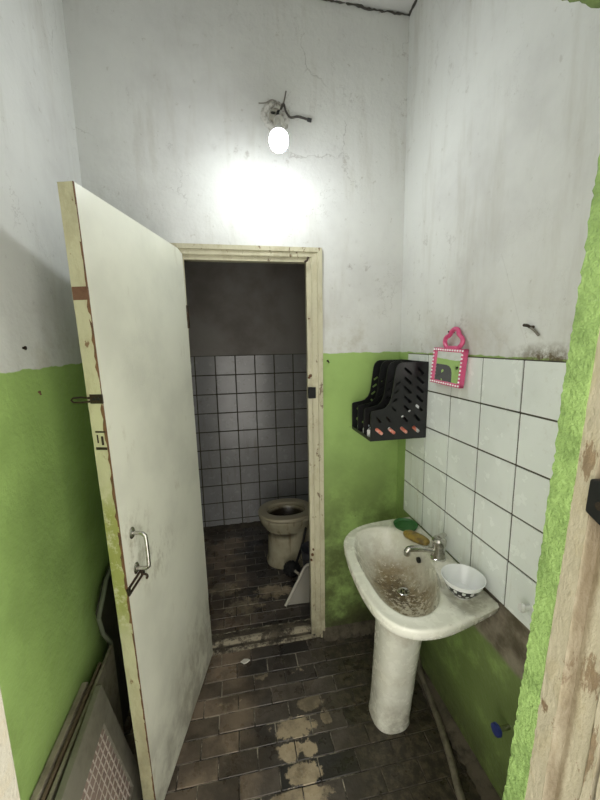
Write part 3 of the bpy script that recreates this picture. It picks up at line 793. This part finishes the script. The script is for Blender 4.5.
# things standing in the rack
def bottle(nm, loc, h, r, mat, capm, label, lean=0, cat='bottle'):
    t = thing(nm, loc, label, cat)
    bm = BM(); lathe(bm, loc, [(r*.9,0),(r,.004),(r,h*.72),(r*.8,h*.80),(r*.45,h*.84)], 20); link('body', bm, mat, t)
    bm = BM(); lathe(bm, (loc[0],loc[1],loc[2]+h*.83), [(r*.55,0),(r*.58,h*.15),(r*.4,h*.17)], 16); link('cap', bm, capm, t)
    return t
def lying(nm, p0, p1, r, mat, capm, label, cat):
    t = thing(nm, p0, label, cat)
    a, b = Vector(p0), Vector(p1)
    bm = BM(); tube(bm, [a, a.lerp(b,.05), a.lerp(b,.8), a.lerp(b,.86)], r, 14, radii=None); link('body', bm, mat, t)
    bm = BM(); tube(bm, [a.lerp(b,.86), b], r*.8, 14); link('cap', bm, capm, t)
zt = RZ0+.003
M_or = plain('coral_plastic', (226,120,92), .35, 0, (236,224,214), .9, 60)
lying('toothpaste_tube', (.60,1.440,zt+.026), (.826,1.440,zt+.026), .025, M_or, M_whitep, 'coral and white tube lying in the front slot of the black rack', 'tube')
bottle('small_bottle', (.598,1.474,zt), .040, .0125, M_whitep, plain('grey_cap', (150,150,150), .4), 'tiny white bottle at the open end of the front slot')
lying('shaving_tube', (.592,1.530,zt+.015), (.72,1.530,zt+.015), .0145, M_whitep, plain('silver_cap', (190,190,192), .3, .6), 'white tube lying in the middle slot of the black rack', 'tube')
lying('cream_tube', (.594,1.612,zt+.0135), (.70,1.612,zt+.0135), .013, plain('pale_blue_plastic', (206,214,222), .35), M_whitep, 'pale tube lying in the rear slot of the black rack', 'tube')
tbm = thing('toothbrush', (.70,1.43,zt), 'white toothbrush leaning inside the front slot of the black rack', 'toothbrush')
bm = BM(); tube(bm, [(.66,1.4225,zt+.045),(.74,1.4225,zt+.105),(.80,1.4225,zt+.140)], .0032, 8, 5); link('handle', bm, M_whitep, tbm)
bm = BM(); box(bm, (.782,1.4185,zt+.128), (.806,1.4265,zt+.150), .002); link('bristles', bm, plain('bristle_white', (236,238,240), .7), tbm)

# ------------------------------------------------------------------ pink mirror
mir = thing('hanging_mirror', (.835, 1.25, 1.52), 'small pink framed mirror with white studs hung over the tiles', 'mirror')
n = NT('pink_plastic'); M_pink = n.out(lin((206,84,128)), .35, 0, None, .5)
mx = .8395; th_ = math.radians(-1.5)
MO = Vector((mx, 1.249, 1.524)); LEAN = .014
def mp(u, v, d=0):   # u: right in view (towards -y), v: up, d: out of the wall
    c_, s_ = math.cos(th_), math.sin(th_)
    uu, vv = u*c_-v*s_, u*s_+v*c_
    return Vector((MO.x-d-(.071-v)/.142*.011, MO.y-uu, MO.z+vv))
w2, h2, fr = .100, .071, .0135
def mbox(bm, u0, u1, v0, v1, d0, d1, bev=.0015):
    hexa(bm, [mp(u0,v0,d0),mp(u1,v0,d0),mp(u1,v0,d1),mp(u0,v0,d1),mp(u0,v1,d0),mp(u1,v1,d0),mp(u1,v1,d1),mp(u0,v1,d1)], bev)
bm = BM()
mbox(bm, -w2, w2, h2-fr, h2, .0, .018); mbox(bm, -w2, w2, -h2, -h2+fr, .0, .018)
mbox(bm, -w2, -w2+fr*1.2, -h2, h2, .0, .018); mbox(bm, w2-fr*1.2, w2, -h2, h2, .0, .018); mbox(bm, -w2+.003, w2-.003, -h2+.003, h2-.003, .0, .008)
link('frame', bm, M_pink, mir)
bm = BM(); mbox(bm, -w2+fr*1.15, w2-fr*1.15, -h2+fr*.95, h2-fr*.95, .008, .012, 0)
n = NT('mirror_glass'); link('glass', bm, n.out(lin((236,240,238)), .02, 1), mir)
n = NT('stud_white'); M_stud = n.out(lin((244,240,242)), .2)
bm = BM()
sp_ = []
for k in range(13): 
    u = -w2+fr*.6+(2*w2-fr*1.2)*k/12; sp_ += [(u, h2-fr*.5), (u, -h2+fr*.5)]
for k in range(1, 9):
    v = -h2+fr*.5+(2*h2-fr)*k/9; sp_ += [(-w2+fr*.6, v), (w2-fr*.6, v)]
for u, v in sp_:
    bmesh.ops.create_icosphere(bm, subdivisions=2, radius=.0042, matrix=Matrix.Translation(mp(u, v, .0185)))
link('stud_border', bm, M_stud, mir)['label'] = 'white studs round the frame'
# heart / trefoil loop handle
bm = BM()
tr = [(-.022,.070),(-.034,.078),(-.043,.094),(-.038,.112),(-.024,.120),(-.016,.134),(-.002,.144),(.014,.139),(.020,.124),(.030,.116),(.040,.104),(.038,.088),(.028,.076),(.018,.070)]
pts = catmull([mp(u*1.32+.018, v, .010) for u, v in tr], 6)
tube(bm, pts, .0085, 10)
hexa(bm, [mp(-.014,.062,.002),mp(.042,.062,.002),mp(.042,.062,.016),mp(-.014,.062,.016),mp(-.014,.080,.002),mp(.042,.080,.002),mp(.042,.080,.016),mp(-.014,.080,.016)], .002)
hl = link('loop_handle', bm, M_pink, mir)
bm = BM(); tube(bm, [(XR+.002, 1.255, 1.655),(XR-.02, 1.255, 1.652),(XR-.026,1.255,1.660)], .003, 8)
tag(link('wall_nail', bm, M_black_iron), 'dark nail the pink mirror hangs from', 'nail')

# nails and hooks
def hook(nm, loc, ax, label, bits):
    t = thing(nm, loc, label, 'nail')
    for part, pts, r, m in bits:
        bm = BM(); tube(bm, [Vector(loc)+Vector(p) for p in pts], r, 8, 4); link(part, bm, m, t)
hook('wall_hook', (XR, .886, 1.659), None, 'bent dark hook on the white wall above the tiles', [
    ('shank', [(.002,0,0),(-.012,0,0),(-.016,.004,.004),(-.016,.018,.006)], .0045, M_black_iron),
    ('thread_scrap', [(-.012,-.002,-.002),(-.010,-.014,-.010),(-.008,-.028,-.024)], .0035, plain('thread', (120,116,106), .9))])
hook('screw', (XL, 1.115, 1.626), None, 'dark screw in the shaded left wall above the green', [('stem', [(-.002,0,0),(.003,0,0),(.006,0,0)], .0032, M_black_iron), ('head', [(.005,0,0),(.008,0,0)], .0055, M_black_iron)])
hook('wall_nail', (XL, 1.162, 1.497), None, 'small rusty nail in the green part of the left wall', [('stem', [(-.002,0,0),(.004,0,-.002),(.006,.001,-.009)], .0024, M_rust), ('head', [(.002,0,0),(.006,0,0)], .0036, M_rust)])
hook('wall_nail', (.463, YB, 1.535), None, 'bent nail in green paint just right of the toilet doorway', [('stem', [(0,.002,0),(.002,-.010,0),(.006,-.012,-.010)], .0032, M_black_iron), ('head', [(0,-.003,0),(0,-.008,.001)], .005, M_black_iron)])
bm = BM(); tube(bm, [(XR-.009,.80,.834),(XR-.030,.802,.834),(XR-.042,.806,.836)], .007, 12, 4, radii=[.007,.009,.013,.012])
tag(link('wall_plug', bm, M_whitep), 'small white plastic plug sticking out of the lowest tiles', 'plug')
vk = thing('valve', (XR-.03, .846, .35), 'small blue knobbed stop valve low on the green right wall', 'valve')
bm = BM(); lathe(bm, (XR-.052,.846,.35), [(.012,-.006),(.019,-.003),(.020,.008),(.014,.014),(.008,.016)], 18, 'x'); link('knob', bm, plain('blue_plastic', (44,56,120), .4), vk)
bm = BM(); lathe(bm, (XR-.052,.846,.35), [(.008,.014),(.008,.054)], 12, 'x'); link('spindle', bm, M_chrome, vk)
# lock box on the near frame
lk = thing('door_lock', (.49, .345, 1.39), 'black lock case on the worn frame at the right edge', 'lock')
bm = BM(); hexa(bm, [(.492,.396,1.378),(.515,.396,1.378),(.515,.350,1.355),(.492,.350,1.355),(.492,.394,1.428),(.515,.394,1.428),(.515,.350,1.436),(.492,.350,1.436)], .003); link('case', bm, plain('black_metal', (24,24,26), .4, .3, (44,42,40), .5, 60), lk)
bm = BM(); lathe(bm, (.4915,.375,1.395), [(.006,-.0015),(.006,.001)], 12, 'x'); link('screw', bm, M_black_iron, lk)

# ------------------------------------------------------------------ pipe by the right wall
bm = BM(); tube(bm, [(.842,1.42,.10),(.835,1.38,.035),(.822,1.28,.017),(.797,1.15,.016),(.765,1.02,.016),(.728,.90,.016),(.68,.70,.016)], .014, 14, 6)
tag(link('waste_pipe', bm, plain('grimy_pipe', (118,112,96), .5, 0, (58,52,42), .8, 30)), 'thin grimy pipe running over the floor along the right wall', 'pipe')
bm = BM()
pp = [(-.030,1.625),(-.012,1.638),(.006,1.632),(.018,1.618),(.004,1.612),(-.014,1.610)]
prism(bm, [(a, b, .001) for a, b in pp], (0,0,.006), .001)
for v in bm.verts: v.co.z += max(0, (v.co.x-.0))*.5
tag(link('paper_scrap', bm, plain('torn_paper', (206,202,192), .8)), 'torn scrap of white paper on the floor before the toilet sill', 'paper')

# ------------------------------------------------------------------ toilet
n = NT('toilet_ceramic'); x, y, z = n.xyz()
c = n.mix(n.ss(n.noise(5, 5), .4, .7), lin((170,164,140)), lin((132,124,100)))
dr_ = n.noise(2, 6, .7, n.scalev(n.pos, (14,14,1.6)))
c = n.mix(n.m2('MULTIPLY', n.ss(dr_, .5, .68), .7), c, lin((116,100,74)))
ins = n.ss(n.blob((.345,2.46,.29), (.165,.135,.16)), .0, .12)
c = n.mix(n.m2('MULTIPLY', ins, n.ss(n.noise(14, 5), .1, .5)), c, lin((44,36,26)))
M_toi = n.out(c, .25, 0)
toi = thing('toilet', (.36, 2.46, 0), 'stained cream toilet bowl with open lidless seat in the dark room', 'toilet')
TC = Vector((.345, 2.46, 0))
def egg(rx0, rx1, ry, z_, cx_=0, k=40):
    l = []
    for i in range(k):
        a = 2*PI*i/k; c_, s_ = math.cos(a), math.sin(a)
        rx = rx1 if c_ > 0 else rx0
        l.append((TC.x+cx_+rx*math.copysign(abs(c_)**.9, c_), TC.y+ry*math.copysign(abs(s_)**.95, s_), z_))
    return l
bm = BM()
rings(bm, [egg(.165,.25,.135,0,.01), egg(.168,.25,.138,.02,.01), egg(.155,.24,.122,.05,.01), egg(.150,.23,.118,.20,.01), egg(.152,.23,.120,.26,.008), egg(.165,.22,.135,.285), egg(.19,.22,.158,.325), egg(.203,.22,.172,.355), egg(.205,.22,.175,.375), egg(.20,.215,.168,.382),
           egg(.15,.15,.12,.382), egg(.14,.14,.11,.37), egg(.11,.11,.085,.28), egg(.05,.05,.045,.22)]); link('bowl', bm, M_toi, toi, angle=50)
bm = BM()
rings(bm, [egg(.206,.20,.178,.384), egg(.210,.20,.182,.392), egg(.204,.195,.176,.406), egg(.185,.18,.155,.410), egg(.150,.152,.112,.408), egg(.142,.145,.104,.398), egg(.145,.148,.106,.384)], True, False, False)
link('seat', bm, plain('seat_plastic', (156,148,124), .4, 0, (150,140,114), .6, 30), toi, angle=50)
bm = BM(); box(bm, (.575,2.29,.385), (.765,2.64,.75), .02, 3); link('cistern', bm, M_toi, toi)
bm = BM(); box(bm, (.565,2.28,.75), (.775,2.65,.785), .01, 2); link('cistern_lid', bm, M_toi, toi)
bm = BM(); box(bm, (.53,2.38,.25), (.78,2.54,.388), .02, 2); link('outlet_bridge', bm, M_toi, toi)

# dustpan-like tray leaning by the frame, brush and bucket
M_tray = plain('pale_tray_plastic', (128,124,112), .45, 0, (130,124,108), .6, 20)
tray = thing('dustpan', (.36, 2.0, 0), 'pale grey plastic dustpan standing on edge behind the door frame', 'dustpan')
A, B_, Cc, Dd = Vector((.255,1.965,.006)), Vector((.400,2.062,.185)), Vector((.62,2.075,.20)), Vector((.57,1.95,.006))
nn = (B_-A).cross(Dd-A).normalized()
if nn.y > 0: nn = -nn
def quad_pts(ins): 
    ctr = (A+B_+Cc+Dd)/4
    return [p+(ctr-p)*ins for p in (A, B_, Cc, Dd)]
bm = BM(); q = quad_pts(.02); prism(bm, [p+nn*.0 for p in q], nn*-.004); link('pan', bm, M_tray, tray)
bm = BM(); tube(bm, [A+nn*.006, A.lerp(B_,.5)+nn*.006, B_+nn*.006+Vector((0,0,-.0)), B_.lerp(Cc,.08)+nn*.006+Vector((0,0,.012)), Cc+nn*.006], .009, 10); link('rim', bm, plain('pale_rim', (186,182,168), .4), tray)
bm = BM(); tube(bm, [A.lerp(B_,.78), A.lerp(B_,.85)+Vector((-.045,-.0,.022))], .009, 10, radii=[.010,.008]); link('handle_stub', bm, M_tray, tray)
br = thing('toilet_brush', (.33, 2.30, .05), 'black toilet brush lying against the foot of the toilet', 'brush')
random.seed(4)
bm = BM(); bmesh.ops.create_icosphere(bm, subdivisions=4, radius=.05, matrix=Matrix.Translation((.345,2.255,.052)) @ Matrix.Diagonal((1.15,.95,1.0,1)))
for v in bm.verts:
    dd = v.co-Vector((.345,2.255,.052)); v.co += dd*random.uniform(-.10, .12)
for v in bm.verts: v.co.z = max(v.co.z, .003)
link('bristle_head', bm, plain('black_bristle', (20,20,20), .9), br, angle=80)
bm = BM(); tube(bm, [(.37,2.255,.07),(.42,2.262,.20),(.455,2.27,.34)], .009, 10, 4); link('handle', bm, M_blackp, br)
bk = thing('bucket', (.49, 2.185, 0), 'dark grey bucket beside the toilet, mostly behind the door frame', 'bucket')
M_bk = plain('dark_grey_plastic', (72,74,80), .5, 0, (46,46,48), .6, 20)
bm = BM(); lathe(bm, (.490,2.185,.001), [(.060,0),(.064,.004),(.085,.22),(.089,.225),(.089,.235),(.084,.235),(.081,.222),(.060,.008)], 36); link('body', bm, M_bk, bk)
bm = BM(); tube(bm, [(.490,2.099,.222),(.490-.05,2.11,.190),(.490-.075,2.15,.172),(.490-.092,2.19,.165),(.490-.075,2.24,.175),(.490,2.271,.222)], .003, 8, 4); link('bail', bm, M_chrome, bk)

# ------------------------------------------------------------------ boards and panel stacked by the left wall
def plank(x0, x1, y0, y1, z0_, z1_, lean, mat, label, groove=False):
    t = thing('plank', ((x0+x1)/2, (y0+y1)/2, 0), label, 'plank', 'long boards on edge by the left wall')
    bm = BM()
    hexa(bm, [(x0+lean,y0,z0_),(x1+lean,y0,z0_),(x1+lean,y1,z0_),(x0+lean,y1,z0_),(x0,y0,z1_),(x1,y0,z1_),(x1,y1,z1_-.01),(x0,y1,z1_-.01)], .003)
    link('board', bm, mat, t)
    return t
M_pl1 = plain('weathered_board', (150,142,124), .7, 0, (96,86,70), .7, 16, .4)
M_pl2 = plain('brown_board', (104,88,70), .75, 0, (60,50,40), .7, 20, .4)
M_pl3 = plain('grey_moulding', (136,130,112), .65, 0, (84,76,62), .7, 24, .3)
plank(-.562,-.542,.475,1.18,.002,.492,.004, M_pl1, 'pale weathered board on edge tight against the left wall')
plank(-.537,-.526,.475,1.26,.002,.486,.004, M_pl2, 'brown board on edge, second from the left wall')
t = plank(-.520,-.508,.475,1.33,.002,.490,.004, M_pl3, 'greyish moulding on edge nearest the grey mesh panel')

pn = thing('mesh_panel', (-.45, .95, 0), 'grey frame panel with pinkish wire mesh leaning behind the open door', 'panel')
M_grey = plain('grey_panel_paint', (118,115,102), .55, 0, (92,88,74), .7, 14, .2)
T0, T1 = Vector((-.478,1.125,.515)), Vector((-.474,.50,.475))
B0, B1 = Vector((-.40,1.19,.005)), Vector((-.36,.50,.005))
nn = (T1-T0).cross(B0-T0).normalized()
if nn.x < 0: nn = -nn
def pq(u, v): return T0.lerp(T1, u).lerp(B0.lerp(B1, u), v)
bm = BM()
def pstrip(bm, a, b, c_, d_, t0, t1):
    P = [pq(*a), pq(*b), pq(*c_), pq(*d_)]
    hexa(bm, [p+nn*t0 for p in P]+[p+nn*t1 for p in P], .002)
fu, fv = .10, .18
pstrip(bm, (0,0),(1,0),(1,fv),(0,fv), -.02, 0); pstrip(bm, (0,1-fv),(1,1-fv),(1,1),(0,1), -.02, 0)
pstrip(bm, (0,fv),(fu,fv),(fu,1-fv),(0,1-fv), -.02, 0); pstrip(bm, (1-fu,fv),(1,fv),(1,1-fv),(1-fu,1-fv), -.02, 0)
link('frame', bm, M_grey, pn)
bm = BM(); pstrip(bm, (fu,fv),(1-fu,fv),(1-fu,1-fv),(fu,1-fv), -.016, -.010); link('backing', bm, plain('pinkish_backing', (142,124,114), .7, 0, (110,96,88), .6, 30), pn)
bm = BM()
for k in range(1, 22):
    u = fu+(1-2*fu)*k/22; tube(bm, [pq(u,fv)-nn*.008, pq(u,1-fv)-nn*.008], .0021, 4)
for k in range(1, 11):
    v = fv+(1-2*fv)*k/11; tube(bm, [pq(fu,v)-nn*.0065, pq(1-fu,v)-nn*.0065], .0021, 4)
link('wire_mesh', bm, plain('pale_wire', (196,186,176), .5, .2), pn)
# dark panel with a bent rim behind the door
hp = thing('folded_panel', (-.5, 1.42, 0), 'dark panel with bent metal rim standing behind the door', 'panel')
bm = BM(); prism(bm, [(-.545,1.375,.002),(-.545,1.375,.47),(-.545,1.315,.56),(-.545,1.30,.645),(-.545,1.40,.71),(-.545,1.60,.74),(-.545,1.60,.002)], (.012,0,0), .002); link('sheet', bm, plain('dark_sheet', (66,64,54), .6, 0, (40,38,32), .7, 20), hp)
bm = BM(); tube(bm, [(-.528,1.37,.01),(-.528,1.365,.46),(-.528,1.305,.555),(-.528,1.285,.635),(-.528,1.39,.715),(-.528,1.60,.745)], .008, 10); link('rim', bm, plain('grey_rim', (112,116,100), .45), hp)

# ------------------------------------------------------------------ light
w = bpy.data.worlds.new('world'); scn.world = w; w.use_nodes = True
bg = w.node_tree.nodes['Background']; bg.inputs[0].default_value = (1.0, .965, .89, 1); bg.inputs[1].default_value = 1.3
ld = bpy.data.lights.new('passage_lamp', 'AREA'); ld.shape = 'DISK'; ld.size = .45; ld.energy = 24; ld.color = (1, .96, .88)
lo = bpy.data.objects.new('passage_lamp', ld); COL.objects.link(lo); lo.location = (1.45, -.12, 1.85)
lo.rotation_euler = (Vector((-1.9, .95, -.75))).to_track_quat('-Z', 'Y').to_euler()
scn.view_settings.view_transform = 'Standard'; scn.view_settings.look = 'None'
scn.view_settings.gamma = 1; scn.view_settings.use_curve_mapping = False
scn.view_settings.exposure = 1.2

LAB = {'wall_left': 'left wall, white above and green below, behind the open door', 'wall_right': 'right wall with white tiles behind the basin', 'wall_back': 'back wall pierced by the toilet doorway, white over green',
 'ceiling': 'white ceiling with a dark crack along its corner', 'wall_front': 'wall around the near doorway the picture is taken through', 'trim_1': 'rough green plaster edge of the near doorway at right',
 'trim_2': 'rough green plaster under the near lintel, top right corner', 'trim_3': 'worn cream wooden frame of the near doorway at right', 'trim_4': 'pale jamb of the near doorway at lower left', 'trim_5': 'wooden head of the near doorway',
 'floor': 'worn dark brick-bonded tile floor of the washroom', 'floor_toilet': 'dirty tile floor of the toilet room', 'trim_6': 'chipped mortar sill of the toilet doorway', 'baseboard_back': 'crumbled mortar skirting under the back wall right of the doorway',
 'baseboard_right': 'crumbled mortar skirting along the right wall', 'wall_toilet_back': 'tiled back wall of the dark toilet room', 'wall_toilet_left': 'tiled left wall of the toilet room', 'wall_toilet_right': 'tiled right wall of the toilet room',
 'ceiling_toilet': 'ceiling of the toilet room', 'baseboard_toilet': 'mortar rubble at the foot of the tiled toilet wall', 'trim_7': 'chipped cream wooden casing around the toilet doorway'}
for k, v in LAB.items():
    o = bpy.data.objects[k]; o['label'] = v; o['category'] = k.split('_')[0]
